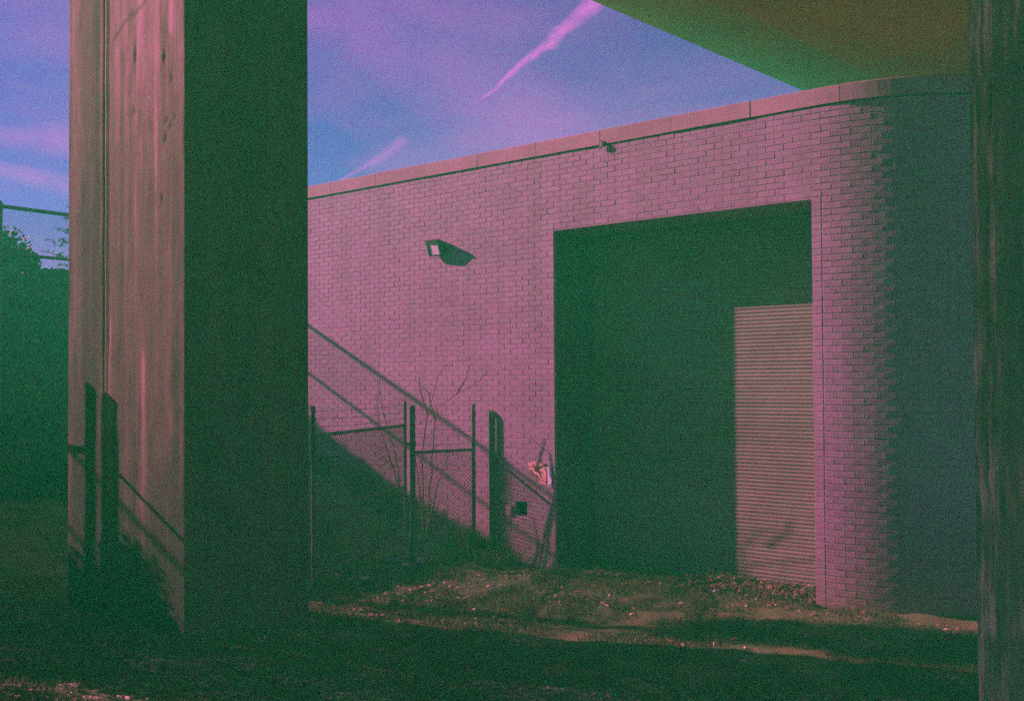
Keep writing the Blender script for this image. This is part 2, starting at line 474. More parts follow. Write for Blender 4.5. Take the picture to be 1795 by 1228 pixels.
def in_frame(P):
    d = CM.to_3x3().inverted() @ (P - Vector((0, 0, EYE)))
    if d.z >= 0: return None
    return 897.5 + F_PX * d.x / -d.z, 614 + cam_data.shift_y * 1795 - F_PX * d.y / -d.z
full = bpy.data.meshes.new('brick')
bv, bf = brick_verts(BL - JT, CH - JT, 0.05)
full.from_pydata(bv, [], bf); full.materials.append(M['brick']); full.update()
cand = []
for i, (q, z, L) in enumerate(bricks):
    if abs(L - (BL - JT)) > 1e-3 : continue
    P, d, a = wall_path(q); P = P + Vector((0, 0, z))
    f = in_frame(P)
    if f and 5 < f[0] < 1690 and 5 < f[1] < 1090 and a < 0.9 and z > 0.1:
        view = P - Vector((0, 0, EYE)); area = abs(view.normalized().dot(Vector((-d.y, d.x, 0)))) / view.length_squared
        cand.append((-area, i))
cand.sort(); single = set(i for _, i in cand[:300])
mb = MB()
for i, (q, z, L) in enumerate(bricks):
    proud = random.gauss(0, 0.0008)
    P, d, a = wall_path(q, proud)
    if a > 0: P, d, a = wall_path(q, proud - 0.001)
    tilt = random.gauss(0, 0.005)
    ang = math.atan2(d.y, d.x) + tilt
    if i in single:
        o = bpy.data.objects.new('brick', full); COL.objects.link(o); o.parent = bld
        o.location = P + Vector((0, 0, z)) - bld.location; o.rotation_euler = (0, 0, ang)
    else:
        h = CH - JT + random.gauss(0, 0.0008)
        v, f = brick_verts(L, h, 0.05)
        ca, sa = math.cos(ang), math.sin(ang)
        mb.add([(P.x + x * ca - y * sa, P.y + x * sa + y * ca, z + w) for x, y, w in v], f)
tag(mb.build('brick_field', M['brick'], bld), kind='stuff')
# returns of the two jambs: recess shade put into a darker brick colour
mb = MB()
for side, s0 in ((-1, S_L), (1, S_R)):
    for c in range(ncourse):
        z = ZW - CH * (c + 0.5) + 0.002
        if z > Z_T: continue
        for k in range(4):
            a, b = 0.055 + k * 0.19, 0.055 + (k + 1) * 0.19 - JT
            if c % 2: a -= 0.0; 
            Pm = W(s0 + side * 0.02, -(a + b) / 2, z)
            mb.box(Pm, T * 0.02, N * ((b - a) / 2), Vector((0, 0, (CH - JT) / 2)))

tag(mb.build('jamb_bricks', M['shaded_brick'], bld), kind='stuff')

# coping stones
k0 = 0.409
cp = k0 + 0.98 * math.floor((S_WL - k0) / 0.98)
while cp < Q_END - 1:
    q0, q1 = cp + 0.004, cp + 0.98 - 0.004
    m = MB(); seg = 1 if q1 < S_C else 8
    out, inn = 0.022 + random.uniform(-.003, .003), -0.34
    zt = Z_TOP + random.uniform(-0.003, 0.003)
    rings = []
    for i in range(seg + 1):
        q = q0 + (q1 - q0) * i / seg
        A, d, a = wall_path(q, out); B, _, _ = wall_path(q, inn)
        A2, _, _ = wall_path(q, out - 0.008)
        rings.append([A + Vector((0, 0, Z_TOP - COP_H)), A + Vector((0, 0, zt - 0.008)), A2 + Vector((0, 0, zt)), B + Vector((0, 0, zt)), B + Vector((0, 0, Z_TOP - COP_H))])
    vs = [v for r in rings for v in r]; fs = []
    for i in range(seg):
        for k in range(5): fs.append((i * 5 + k, i * 5 + (k + 1) % 5, (i + 1) * 5 + (k + 1) % 5, (i + 1) * 5 + k))
    fs += [tuple(range(5))[::-1], tuple(range(seg * 5, seg * 5 + 5))]
    m.add(vs, fs); m.build('coping_stone', M['coping'], bld)
    cp += 0.98
m = MB()
m.prism([W(S_WL, -0.355, 5.0), W(S_C, -0.355, 5.0)] + [CC + (N * math.cos(a) + T * math.sin(a)) * (RAD - .36) + Vector((0, 0, 5.0)) for a in [math.pi / 2 * i / 8 for i in range(9)]] + [CC + T * (RAD - .36) - N * 6 + Vector((0, 0, 5.0)), W(S_WL, -8, 5.0)], (0, 0, 0.1))
m.build('roof', M['concrete'], bld)
m = MB()
m.box(W(S_WL + 0.15, -4.2, 2.3), T * 0.15, N * 3.84, Vector((0, 0, 2.7)))
m.box(W((S_WL + S_C + RAD) / 2, -8.1, 2.3), T * ((S_C + RAD - S_WL) / 2), N * 0.15, Vector((0, 0, 2.7)))
m.build('back_wall', M['mortar'], bld)
# vent opening
m = MB()
cs, cz, hs, hz = (VS0 + VS1) / 2, (VZ0 + VZ1) / 2, (VS1 - VS0) / 2, (VZ1 - VZ0) / 2
for sx in (-1, 1): m.box(W(cs + sx * (hs - .006), -0.12, cz), T * .006, N * .1, Vector((0, 0, hz - 0.001)))
for sz in (-1, 1): m.box(W(cs, -0.12, cz + sz * (hz - .006)), T * (hs - .013), N * .1, Vector((0, 0, .006)))
m.build('vent', M['black'], bld)
A, B = wall_px(889, 884), wall_px(897, 902)
a0 = sp(A.x, A.y)[0]; b0 = sp(B.x, B.y)[0]
m = MB(); m.box(W((a0 + b0) / 2, 0.012, (A.z + B.z) / 2), T * (b0 - a0) / 2, N * 0.012, Vector((0, 0, (A.z - B.z) / 2)))
m.build('junction_box', M['coping'], bld)

# roller door
m = MB(); m.box(W((S_L + S_R) / 2, -DEP - 0.06, 2.0), T * ((S_R - S_L) / 2), N * 0.02, Vector((0, 0, 2.3)))
door = m.build('roller_door', M['black'], bld)
PIT = 0.044
prof = [(-0.022, -0.001), (-0.018, 0.003), (-0.008, 0.0070), (0.004, 0.0076), (0.012, 0.0050), (0.017, 0.001), (0.0195, -0.005), (0.022, -0.005)]
sl = MB()
L2 = (S_R - S_L) / 2 - 0.03
vs = [(x, -y, z) for x in (-L2, L2) for z, y in prof]
n_ = len(prof)
sl.add(vs, [(i, n_ + i, n_ + i + 1, i + 1) for i in range(n_ - 1)])
slm = bpy.data.meshes.new('slat'); slm.from_pydata(sl.v, [], sl.f); slm.materials.append(M['slat']); slm.update()
ang = math.atan2(T.y, T.x)
nsl = int((Z_T + 0.02 + 0.02) / PIT) + 1
for k in range(nsl):
    z = -0.05 + PIT * (k + 0.5)
    o = bpy.data.objects.new('slat', slm); COL.objects.link(o); o.parent = door
    damage = 0.004 if z < 0.9 else 0.0015
    o.location = W((S_L + S_R) / 2, -DEP + random.gauss(0, damage * 0.5), z + random.gauss(0, damage * 0.3)) - bld.location
    o.rotation_euler = (random.gauss(0, 0.06 if z < .9 else 0.02), random.gauss(0, 0.0006 if z < .9 else 0.0001), ang)
m = MB(); m.box(W((S_L + S_R) / 2, -DEP + 0.0, -0.075), T * L2, N * 0.02, Vector((0, 0, 0.022))); m.build('bottom_bar', M['steel'], door)
for s in (S_L + 0.035, S_R - 0.035):
    m = MB(); m.box(W(s, -DEP + 0.04, 2.07), T * 0.03, N * 0.035, Vector((0, 0, 2.14))); m.build('guide_rail', M['steel'], door)

# peeling painted patch low on the wall, by the recess
patch = thing('graffiti', wall_px(945, 830), 'peeling orange and white graffiti patch low on the wall left of the recess', 'graffiti')
def wall_poly(pts, p, th):
    m = MB(); m.prism([wall_px(x, y, p) for x, y in pts], N * th); return m
wall_poly([(925, 811), (938, 808), (950, 812), (957, 822), (958, 834), (957, 849), (946, 846), (943, 832), (930, 826)], 0.003, 0.002).build('painted_patch', M['orange_paint'], patch)
wall_poly([(959, 819), (968, 816), (968, 846), (961, 850)], 0.003, 0.002).build('painted_patch', M['white_paint'], patch)
m = MB()
for a, b in (((928, 816), (945, 825)), ((933, 812), (952, 830)), ((945, 825), (950, 838)), ((930, 822), (937, 834)), ((940, 833), (956, 844)), ((966, 815), (967, 856)), ((936, 824), (956, 812))):
    m.tube([wall_px(*a, 0.008), wall_px((a[0] + b[0]) / 2 + random.uniform(-2, 2), (a[1] + b[1]) / 2 + random.uniform(-2, 2), 0.008), wall_px(*b, 0.008)], 0.006, 4)
m.build('scrawl', M['dark_paint'], patch)

# flood lamp on the wall
lc = wall_px(776, 434, 0.0)
lamp = thing('wall_lamp', lc, 'small square floodlight with pale glass sticking out of the brick wall', 'lamp')
ls, _ = sp(lc.x, lc.y); lz = lc.z
m = MB(); m.box(W(ls - 0.02, 0.02, lz + 0.02), T * 0.06, N * 0.02, Vector((0, 0, 0.06))); m.build('wall_plate', M['black'], lamp)
m = MB(); m.tube([W(ls - 0.02, 0.03, lz), W(ls - 0.03, 0.06, lz), W(ls - 0.04, 0.09, lz + 0.01)], 0.025, 8); m.build('arm', M['black'], lamp)
head_c = W(ls - 0.035, 0.048, lz + 0.012)
oa = (N * 0.90 - Vector((0, 0, 0.30)) - T * 0.12).normalized(); ob = T - oa * T.dot(oa); ob.normalize(); oc = oa.cross(ob); oc = oc if oc.z > 0 else -oc
hw, hh = 0.125, 0.11
def hp(a, b, c): return head_c + oa * a + ob * b + oc * c
m = MB()
back = [hp(-0.05, sx * hw * 0.6, sz * hh * 0.6) for sx, sz in ((-1, -1), (1, -1), (1, 1), (-1, 1))]
front = [hp(0.07, sx * hw, sz * hh) for sx, sz in ((-1, -1), (1, -1), (1, 1), (-1, 1))]
m.add(back + front, [(3, 2, 1, 0), (0, 1, 5, 4), (1, 2, 6, 5), (2, 3, 7, 6), (3, 0, 4, 7), (4, 5, 6, 7)]); m.build('housing', M['black'], lamp)
m = MB()
m.box(hp(0.085, 0, hh - .008), oa * 0.03, ob * hw, oc * 0.01); m.box(hp(0.085, 0, -hh + .008), oa * 0.016, ob * hw, oc * 0.01)
m.box(hp(0.085, -hw + .008, 0), oa * 0.016, ob * 0.01, oc * (hh - .02)); m.box(hp(0.085, hw - .008, 0), oa * 0.016, ob * 0.01, oc * (hh - .02))
m.build('rim', M['black'], lamp)
m = MB(); m.box(hp(0.078, 0, 0), oa * 0.006, ob * (hw - .02), oc * (hh - .02)); m.build('lens', M['glass'], lamp)

# little hook under the coping
bc = wall_px(1057, 254)
bs = sp(bc.x, bc.y)[0]
m = MB()
m.prism([W(bs - 0.04, 0.03, bc.z - 0.05), W(bs - 0.01, 0.03, bc.z + 0.05), W(bs + 0.01, 0.06, bc.z - 0.02), W(bs - 0.02, 0.055, bc.z - 0.05)], T * 0.035 + Vector((0, 0, -.004)))
tag(m.build('bracket', M['black']), 'tiny dark metal bracket sticking out under the stone coping', 'bracket')

# ---------------------------------------------------------------- concrete piers
def streaks(w, z, H, seed):
    r = np.random.default_rng(seed); d = np.zeros_like(w)
    for _ in range(46):
        c = r.random() * w.max(); wd = r.uniform(0.006, 0.05); z0 = r.uniform(0.0, H); ln = r.uniform(0.8, 5)
        wob = c + 0.012 * np.sin(z * r.uniform(1, 3) + r.random() * 6)
        d += r.uniform(-0.45, 0.55) * np.exp(-((w - wob) / wd) ** 2) * np.exp(-np.clip(z - z0, 0, None) / 0.15) * np.exp(-np.clip(z0 - z, 0, None) / ln)
    return d
def pier_material(name, lo, mid, hi):
    m = bpy.data.materials.new(name); m.use_nodes = True; t = m.node_tree; p = t.nodes['Principled BSDF']
    at = nn(t, 'ShaderNodeAttribute'); at.attribute_name = 'stain_and_light'
    geo = nn(t, 'ShaderNodeNewGeometry')
    mp = nn(t, 'ShaderNodeMapping'); t.links.new(geo.outputs['Position'], mp.inputs[0]); mp.inputs['Scale'].default_value = (1, 1, 0.12)
    nz = nn(t, 'ShaderNodeTexNoise'); nz.inputs['Scale'].default_value = 14; nz.inputs['Detail'].default_value = 8; nz.inputs['Roughness'].default_value = 0.7
    t.links.new(mp.outputs[0], nz.inputs['Vector'])
    nz2 = nn(t, 'ShaderNodeTexNoise'); nz2.inputs['Scale'].default_value = 5; nz2.inputs['Detail'].default_value = 10
    t.links.new(geo.outputs['Position'], nz2.inputs['Vector'])
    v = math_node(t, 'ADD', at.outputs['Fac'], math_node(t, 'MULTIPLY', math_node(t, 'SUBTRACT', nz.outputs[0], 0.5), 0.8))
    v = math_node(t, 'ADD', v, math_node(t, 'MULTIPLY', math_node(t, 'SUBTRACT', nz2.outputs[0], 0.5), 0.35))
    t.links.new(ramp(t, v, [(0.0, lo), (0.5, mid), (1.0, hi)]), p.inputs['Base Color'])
    p.inputs['Roughness'].default_value = 0.9
    p.inputs['Specular IOR Level'].default_value = 0.2
    nb = nn(t, 'ShaderNodeTexNoise'); nb.inputs['Scale'].default_value = 45; nb.inputs['Detail'].default_value = 6
    t.links.new(geo.outputs['Position'], nb.inputs['Vector'])
    bn = nn(t, 'ShaderNodeBump'); bn.inputs['Strength'].default_value = 0.5; bn.inputs['Distance'].default_value = 0.006
    t.links.new(nb.outputs[0], bn.inputs['Height']); t.links.new(bn.outputs[0], p.inputs['Normal'])
    return m
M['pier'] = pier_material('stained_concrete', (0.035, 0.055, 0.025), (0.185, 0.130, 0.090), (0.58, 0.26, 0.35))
Z_GIRD = EYE + 5.4
def pier_mesh(name, corners, z0, z1, tone_fn, disp_fn, parent, mat, step=0.02, fine=(0,)):
    """corners: plan points, one gridded face between each pair; fine: indices of faces that are densely gridded"""
    n = len(corners); V = []; Fc = []; ST = []; off = 0
    for i in range(n):
        a, b = Vector(corners[i]), Vector(corners[(i + 1) % n]); L = (b - a).length
        st = step if i in fine else 0.1
        nu = max(1, int(L / st)); nv = max(1, int((z1 - z0) / (st * 1.5)))
        u = np.linspace(0, L, nu + 1); z = np.linspace(z0, z1, nv + 1)
        U, Z = np.meshgrid(u, z)
        d = (b - a).normalized(); nrm = Vector((d.y, -d.x, 0))
        D = disp_fn(i, U, Z, L) if disp_fn else np.zeros_like(U)
        D = D * np.clip(np.minimum(U, L - U) / 0.001, 0, 1)
        X = a.x + d.x * U + nrm.x * D; Y = a.y + d.y * U + nrm.y * D
        V.append(np.stack([X, Y, Z], -1).reshape(-1, 3)); ST.append(tone_fn(i, U, Z, L).ravel())
        idx = np.arange((nu + 1) * (nv + 1)).reshape(nv + 1, nu + 1) + off; off += (nu + 1) * (nv + 1)
        Fc.append(np.stack([idx[:-1, :-1], idx[:-1, 1:], idx[1:, 1:], idx[1:, :-1]], -1).reshape(-1, 4))
    V = np.concatenate(V); Fc = np.concatenate(Fc); ST = np.concatenate(ST).astype(np.float32)
    b = base_of(parent) if parent else Vector((0, 0, 0))
    me = bpy.data.meshes.new(name)
    me.vertices.add(len(V)); me.vertices.foreach_set('co', (V - np.array(b)).ravel().astype(np.float32))
    me.loops.add(Fc.size); me.loops.foreach_set('vertex_index', Fc.ravel().astype(np.int32))
    me.polygons.add(len(Fc)); me.polygons.foreach_set('loop_start', np.arange(0, Fc.size, 4, dtype=np.int32))
    at = me.attributes.new('stain_and_light', 'FLOAT', 'POINT'); at.data.foreach_set('value', ST)
    me.materials.append(mat); me.update(calc_edges=True)
    o = bpy.data.objects.new(name, me); COL.objects.link(o)
    if parent: o.parent = parent
    return o

PN = Vector((-2.70, 8.20, 0)); PL = PN - T * 1.90; PR = PN - N * 1.30; PF = PL - N * 1.30
def face_w(px):   # distance from the left corner along the lit face for a pixel column
    d = ray(px, 600); o = Vector((0, 0, 0)); t = (PN.dot(N)) / Vector((d.x, d.y, 0)).dot(N)
    return (Vector((d.x, d.y, 0)) * t - PL).dot(T)
def face_z(px, py):
    d = ray(px, py); t = (PN.dot(N)) / Vector((d.x, d.y, 0)).dot(N); return EYE + d.z * t
PITS = [(300, 137, 5, 9), (235, 195, 6, 6), (290, 243, 5, 10), (298, 222, 5, 6), (306, 207, 3, 4), (291, 211, 3, 4), (285, 347, 4, 8), (236, 97, 4, 22), (287, 100, 5, 16)]
G_W = face_w(183)
def g(x, c, w): return np.exp(-((x - c) / w) ** 2)
def pier_stain_shade(i, U, Z, L):
    if i != 0:
        return 0.28 + 0.35 * streaks(U, Z, 7, 30 + i)
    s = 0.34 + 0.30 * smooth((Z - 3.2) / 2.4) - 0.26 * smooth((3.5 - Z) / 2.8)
    s = s - 0.22 * smooth((1.9 - Z) / 1.6) + 0.75 * streaks(U, Z, 7.5, 5) + 0.35 * streaks(U, Z, 7.5, 6)  # darkening towards the foot is shade painted in; the streaks are stains
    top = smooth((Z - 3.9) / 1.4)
    s += 0.42 * g(U, face_w(246), 0.05) * smooth((Z - face_z(246, 250)) / 1.2)
    s += 0.20 * g(U, face_w(268), 0.09) * top
    s += 0.16 * g(U, face_w(205), 0.08) * top
    s += 0.60 * g(U, face_w(300) + 0.012 * np.sin(Z * 9), 0.028) * smooth((Z - face_z(300, 70)) / 0.15)
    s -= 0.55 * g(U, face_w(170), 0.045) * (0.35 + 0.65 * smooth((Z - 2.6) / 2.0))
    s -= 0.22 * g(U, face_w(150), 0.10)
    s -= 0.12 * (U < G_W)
    s -= 0.35 * g(U, face_w(236), 0.016) * g(Z, face_z(236, 95), 0.35)
    s -= 0.30 * g(U, face_w(288), 0.03) * g(Z, face_z(288, 95), 0.4)
    for (px, py, rw, rh) in PITS:
        s -= 0.4 * g(U, face_w(px), rw * 0.0042) * g(Z, face_z(px, py), rh * 0.0045)
    # a slanting crack near the top of the view
    zc = face_z(230, 28) + (U - face_w(230)) * 0.42 + 0.02 * np.sin(U * 14)
    s -= 0.40 * g(Z, zc, 0.02) * (U > G_W + 0.15) * (U < face_w(292))
    return s
def pier_disp(i, U, Z, L):
    if i != 0: return (value_noise(U, Z, 0.3, 9) - 0.5) * 0.006
    D = (value_noise(U, Z * 0.35, 0.08, 12) - 0.5) * 0.004 + (value_noise(U, Z, 0.4, 9) - 0.5) * 0.008
    D -= 0.035 * np.clip(1 - np.abs(U - G_W) / 0.018, 0, 1) ** 0.5
    D += 0.010 * ((U - G_W > 0.018) & (U - G_W < 0.05))
    for (px, py, rw, rh) in PITS:
        D -= 0.022 * g(U, face_w(px), rw * 0.0024) * g(Z, face_z(px, py), rh * 0.0028)
    return D
pier = thing('bridge_pier', ((PN + PF) / 2).to_tuple(), 'tall stained concrete bridge pier with sunlit streaked face and seam, left of the brick building', 'pier', 'concrete piers under the bridge')
pier_mesh('shaft', [PL, PN, PR, PF], -0.3, EYE + 6.5 - 0.02, pier_stain_shade, pier_disp, pier, M['pier'], 0.02)

O3 = N * 2.03 + Vector((-2.3, 0.741, 0))  # extra pier out of view, added so its shadow darkens the foreground
shade_pier = thing('bridge_pier', ((PN + PF) / 2 + O3).to_tuple(), 'concrete bridge pier outside the left edge of the photo', 'pier', 'concrete piers under the bridge')
pier_mesh('shaft', [PL + O3, PN + O3, PR + O3, PF + O3], -0.3, EYE + 6.5 - 0.02, lambda i, U, Z, L: 0.35 + 0.4 * streaks(U, Z, 7, 60 + i), None, shade_pier, M['pier'], 0.1, fine=())

# the near pier at the right edge of the picture
RN = Vector((2.36, 5.05, 0)) 
u0 = ray(1708, 700); RL = Vector((u0.x, u0.y, 0)) * (5.15 / u0.y)
chN = T * 0.13 + N * 0.085
R1 = RL; R2 = RL + chN; R3 = R2 + T * 1.7; R4 = R3 - N * 1.3; R5 = RL - N * 1.2
M['pier2'] = pier_material('flaking_concrete_lit_flecks', (0.08, 0.13, 0.08), (0.30, 0.25, 0.17), (0.80, 0.50, 0.42))
def near_stain_light(i, U, Z, L):
    if i == 4: return 0.5 + 0.25 * streaks(U, Z, 7, 80)
    r = (0.65 * value_noise(U, Z * 0.035, 0.010, 70) + 0.35 * value_noise(U, Z * 0.2, 0.02, 73)) * (0.4 + 0.6 * value_noise(U, Z * 0.3, 0.09, 71))
    if i == 0: return 0.30 + 2.4 * (r - 0.27)  # pale flecks here are sunlight painted into the concrete colour
    s = 0.12 + 2.2 * np.clip(r - 0.36 - 0.55 * U, 0, 1) + 0.2 * streaks(U, Z, 7, 77)
    return s
def near_disp(i, U, Z, L):
    D = (value_noise(U, Z * 0.25, 0.02, 40) - 0.5) * (0.014 if i == 0 else 0.008) + (value_noise(U, Z * 0.5, 0.15, 41) - 0.5) * 0.012
    return D
pier2 = thing('bridge_pier', ((R1 + R4) / 2).to_tuple(), 'dark concrete bridge pier with flaking pale corner, nearest the camera at the right edge', 'pier', 'concrete piers under the bridge')
pier_mesh('shaft', [R1, R2, R3, R4, R5], 0.1, Z_GIRD - 0.9, near_stain_light, near_disp, pier2, M['pier2'], 0.012, fine=(0, 1))

# ---------------------------------------------------------------- the bridge overhead
BD = Vector((0.698, 0.716, 0)).normalized(); BN = Vector((0.716, -0.698, 0))      # along it; inward from its near-left edge
def edge_at(px, py, H):
    d = ray(px, py); t = H / d.z; return Vector((d.x * t, d.y * t, 0))
HB = 6.5
E0 = edge_at(1035, 0, HB); E1 = edge_at(1410, 160, HB)
BD = (E1 - E0).normalized(); BN = Vector((BD.y, -BD.x, 0))
Gp = edge_at(1514, 128, HB - 1.1)
GD = (Gp - E0).dot(BN)
bridge = thing('road_bridge', (E0.x, E0.y, 0), 'broad concrete bridge deck passing overhead behind the roof, seen from below', 'bridge')
def slab(name, d0, d1, z0, z1, mat=None, a0=-30, a1=90):
    m = MB(); c = E0 + BD * ((a0 + a1) / 2) + BN * ((d0 + d1) / 2)
    m.box((c.x, c.y, (z0 + z1) / 2), BD * ((a1 - a0) / 2), BN * ((d1 - d0) / 2), Vector((0, 0, (z1 - z0) / 2)))
    return m.build(name, mat or M['soffit'], bridge)
ZD = EYE + HB
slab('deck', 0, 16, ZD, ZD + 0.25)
m = MB()
for g0, g1 in ((GD, 8.0), (9.4, 13.5)):
    prof_ = [(g0 - 0.9, ZD), (g0, ZD - 1.1), (g1, ZD - 1.1), (g1 + 0.7, ZD)]
    m = MB(); o_ = [E0 + BD * -30 + BN * d + Vector((0, 0, z - 0.001)) for d, z in prof_]
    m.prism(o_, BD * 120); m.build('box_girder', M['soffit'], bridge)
for c in ((R1 + R4) / 2,):
    m = MB(); m.box((c.x, c.y, Z_GIRD - 0.52), T * 1.3, N * 1.0, Vector((0, 0, 0.5))); m.build('pier_cap', M['concrete'], bridge)

# ---------------------------------------------------------------- fences
def chain_link(o, du, L, z0, z1, r=0.0022, pitch=0.055, zfun=None):
    """diamond mesh from plan point o along du, between heights z0 and z1 (z0 may follow zfun)"""
    m = MB(); nw = int(L / pitch); nrm = Vector((du.y, -du.x, 0)); h = pitch
    dv = pitch * 0.92
    # two families of slanting wires, woven: one 2 mm in front of the other
    H = z1 - z0
    for fam in (-1, 1):
        k = -int(H / dv) - 1
        while k * pitch < L + H:
            a0, a1 = k * pitch, k * pitch + H * pitch / dv * 1.0
            # line from (a0,z0) to (a1,z1) for fam 1; mirrored for -1
            p0, p1 = (a0, z0), (a1, z1)
            ua, ub = p0[0], p1[0]; za, zb = z0, z1
            if ub > 0 and ua < L:
                if ua < 0: za = z0 + (0 - ua) / (ub - ua) * H; ua = 0
                if ub > L: zb = z0 + (L - p0[0]) / (p1[0] - p0[0]) * H; ub = L
                if fam < 0: ua, ub = L - ua, L - ub
                off = nrm * (0.0022 * fam)
                A = o + du * ua + off; B = o + du * ub + off
                m.tube([(A.x, A.y, za), (B.x, B.y, zb)], r, 3, caps=False)
            k += 1
    return m
def post_tube(p, z0, z1, r, cap=True):
    m = MB(); m.tube([(p.x, p.y, z0), (p.x, p.y, z1)], r, 12)
    if cap: m.tube([(p.x, p.y, z1), (p.x, p.y, z1 + r * 0.9), (p.x, p.y, z1 + r * 1.5)], [r * 1.15, r, r * 0.3], 12)
    return m
def barbed(A, B, parent, n=10):
    m = MB(); sag = 0.02; pts = []
    for i in range(9):
        t = i / 8; P = A.lerp(B, t); pts.append(P - Vector((0, 0, sag * 4 * t * (1 - t))))
    m.tube(pts, 0.0022, 4)
    L = (B - A).length; k = max(2, int(L / 0.13))
    for i in range(k):
        P = A.lerp(B, (i + 0.5) / k) - Vector((0, 0, sag * 4 * ((i + .5) / k) * (1 - (i + .5) / k)))
        d = Vector((random.gauss(0, 1), random.gauss(0, 1), random.gauss(0, 1))).normalized() * 0.02
        m.tube([P - d, P + d], 0.0013, 3)
        d2 = Vector((-d.z, d.x, d.y)); m.tube([P - d2, P + d2], 0.0013, 3)
    return m.build('barbed_wire', M['wire'], parent)

# tall fence square to the wall
tf = thing('tall_fence', W(S_F, 0.5, 1.4), 'tall chain-link fence with two top rails, far left behind the concrete pier', 'fence')
A = W(S_F, 0.1, 0); L = 11.0
ztop, zmid = EYE + 2.78, EYE + 2.04
for z in (ztop, zmid, 1.62):
    m = MB(); m.tube([A + Vector((0, 0, z)), A + N * L + Vector((0, 0, z))], 0.032 if z != zmid else 0.026, 8); m.build('rail', M['steel'], tf)
for p in (0.1, 2.85, 7.2, 10.9):
    q = A + N * (p - 0.0)
    m = post_tube(q, gz1(q.x, q.y) - 0.2, ztop + 0.03, 0.038); m.build('post', M['steel'], tf)
tag(chain_link(A + T * 0.03, N, L, 1.5, ztop, r=0.0021, pitch=0.06).build('wire_mesh', M['wire'], tf), kind='stuff')

# gate leaf standing open, its post, the short fence to the wall
def at_depth(px, py, Y):
    d = ray(px, py); t = Y / d.y; return Vector((d.x * t, d.y * t, EYE + d.z * t))
PA = at_depth(710, 745, 12.7); PB = at_depth(723, 745, 12.72)
PE = at_depth(549, 762, 10.4)
PC = at_depth(830, 790, 13.18)
gate = thing('gate', (PE.x, PE.y, gz1(PE.x, PE.y)), 'dark tubular chain-link gate leaf swung open beside the pier', 'gate')
zt = PA.z; zl = at_depth(708, 853, 12.7).z
dA = Vector((PE.x - PA.x, PE.y - PA.y, 0)); LG = dA.length; dA.normalize()
fa = Vector((PA.x, PA.y, 0)); fe = Vector((PE.x, PE.y, 0))
m = post_tube(fa, 0.30, at_depth(710, 706, 12.7).z, 0.021); m.build('stile', M['steel'], gate)
m = post_tube(fe, 0.30, at_depth(549, 716, 10.4).z, 0.021); m.build('stile', M['steel'], gate)
for z in (zt, zl, 0.34):
    m = MB(); m.tube([fa + Vector((0, 0, z)), fe + Vector((0, 0, z))], 0.019, 8); m.build('rail', M['steel'], gate)
tag(chain_link(fa, dA, LG, 0.34, zt, r=0.0034).build('wire_mesh', M['wire'], gate), kind='stuff')
for k in range(3):
    barbed(fa + Vector((0, 0, zt + 0.09 + k * 0.085)), fe + Vector((0, 0, zt + 0.09 + k * 0.085)), gate)

fen = thing('short_fence', (PB.x, PB.y, gz1(PB.x, PB.y)), 'short chain-link fence panel with barbed wire between gate and brick wall', 'fence')
fb = Vector((PB.x, PB.y, 0)); fc = Vector((PC.x, PC.y, 0)); dB = (fc - fb); LB = dB.length; dB.normalize()
zr = at_depth(780, 790, 12.95).z
m = post_tube(fb, gz1(fb.x, fb.y) - 0.2, at_depth(723, 716, 12.72).z, 0.036); m.build('post', M['steel'], fen)
m = post_tube(fc, gz1(fc.x, fc.y) - 0.2, at_depth(830, 712, 13.18).z, 0.026); m.build('post', M['steel'], fen)
m = MB(); m.tube([fb + Vector((0, 0, zr)), fc + Vector((0, 0, zr))], 0.020, 8); m.build('rail', M['steel'], fen)
m = MB()
for z in (zr + 0.11,):   # latch and hinge collars
    m.tube([fb + Vector((0, 0, z - .03)), fb + Vector((0, 0, z + .03))], 0.046, 12)
m.tube([fb + Vector((0, 0, zr + .11)), fa + Vector((0, 0, zr + .11))], 0.02, 8)
m.build('hinge', M['steel'], fen)
tag(chain_link(fb, dB, LB, gz1(fb.x, fb.y) + 0.1, zr, r=0.0034).build('wire_mesh', M['wire'], fen), kind='stuff')
for k in range(4):
    barbed(fb + Vector((0, 0, zr + 0.10 + k * 0.10)), fc + Vector((0, 0, zr + 0.10 + k * 0.10)), fen)

# flat weathered post standing against the wall
D0 = wall_px(851, 718, 0.10); D1 = wall_px(865, 735, 0.10)
ds0, ds1 = sp(D0.x, D0.y)[0], sp(D1.x, D1.y)[0]
post = thing('wooden_post', W((ds0 + ds1) / 2, 0.08, 0.1), 'flat dark weathered post with slanting top against the brick wall', 'post')
m = MB()
zb = 0.0
m.prism([W(ds0, 0.004, zb), W(ds1, 0.004, zb), W(ds1, 0.004, D1.z), W(ds0 + (ds1 - ds0) * .75, 0.004, D1.z + .06), W(ds0 + (ds1 - ds0) * .35, 0.004, D0.z - .01), W(ds0, 0.004, D0.z)], N * 0.03)
m.build('shaft', M['wood'], post)
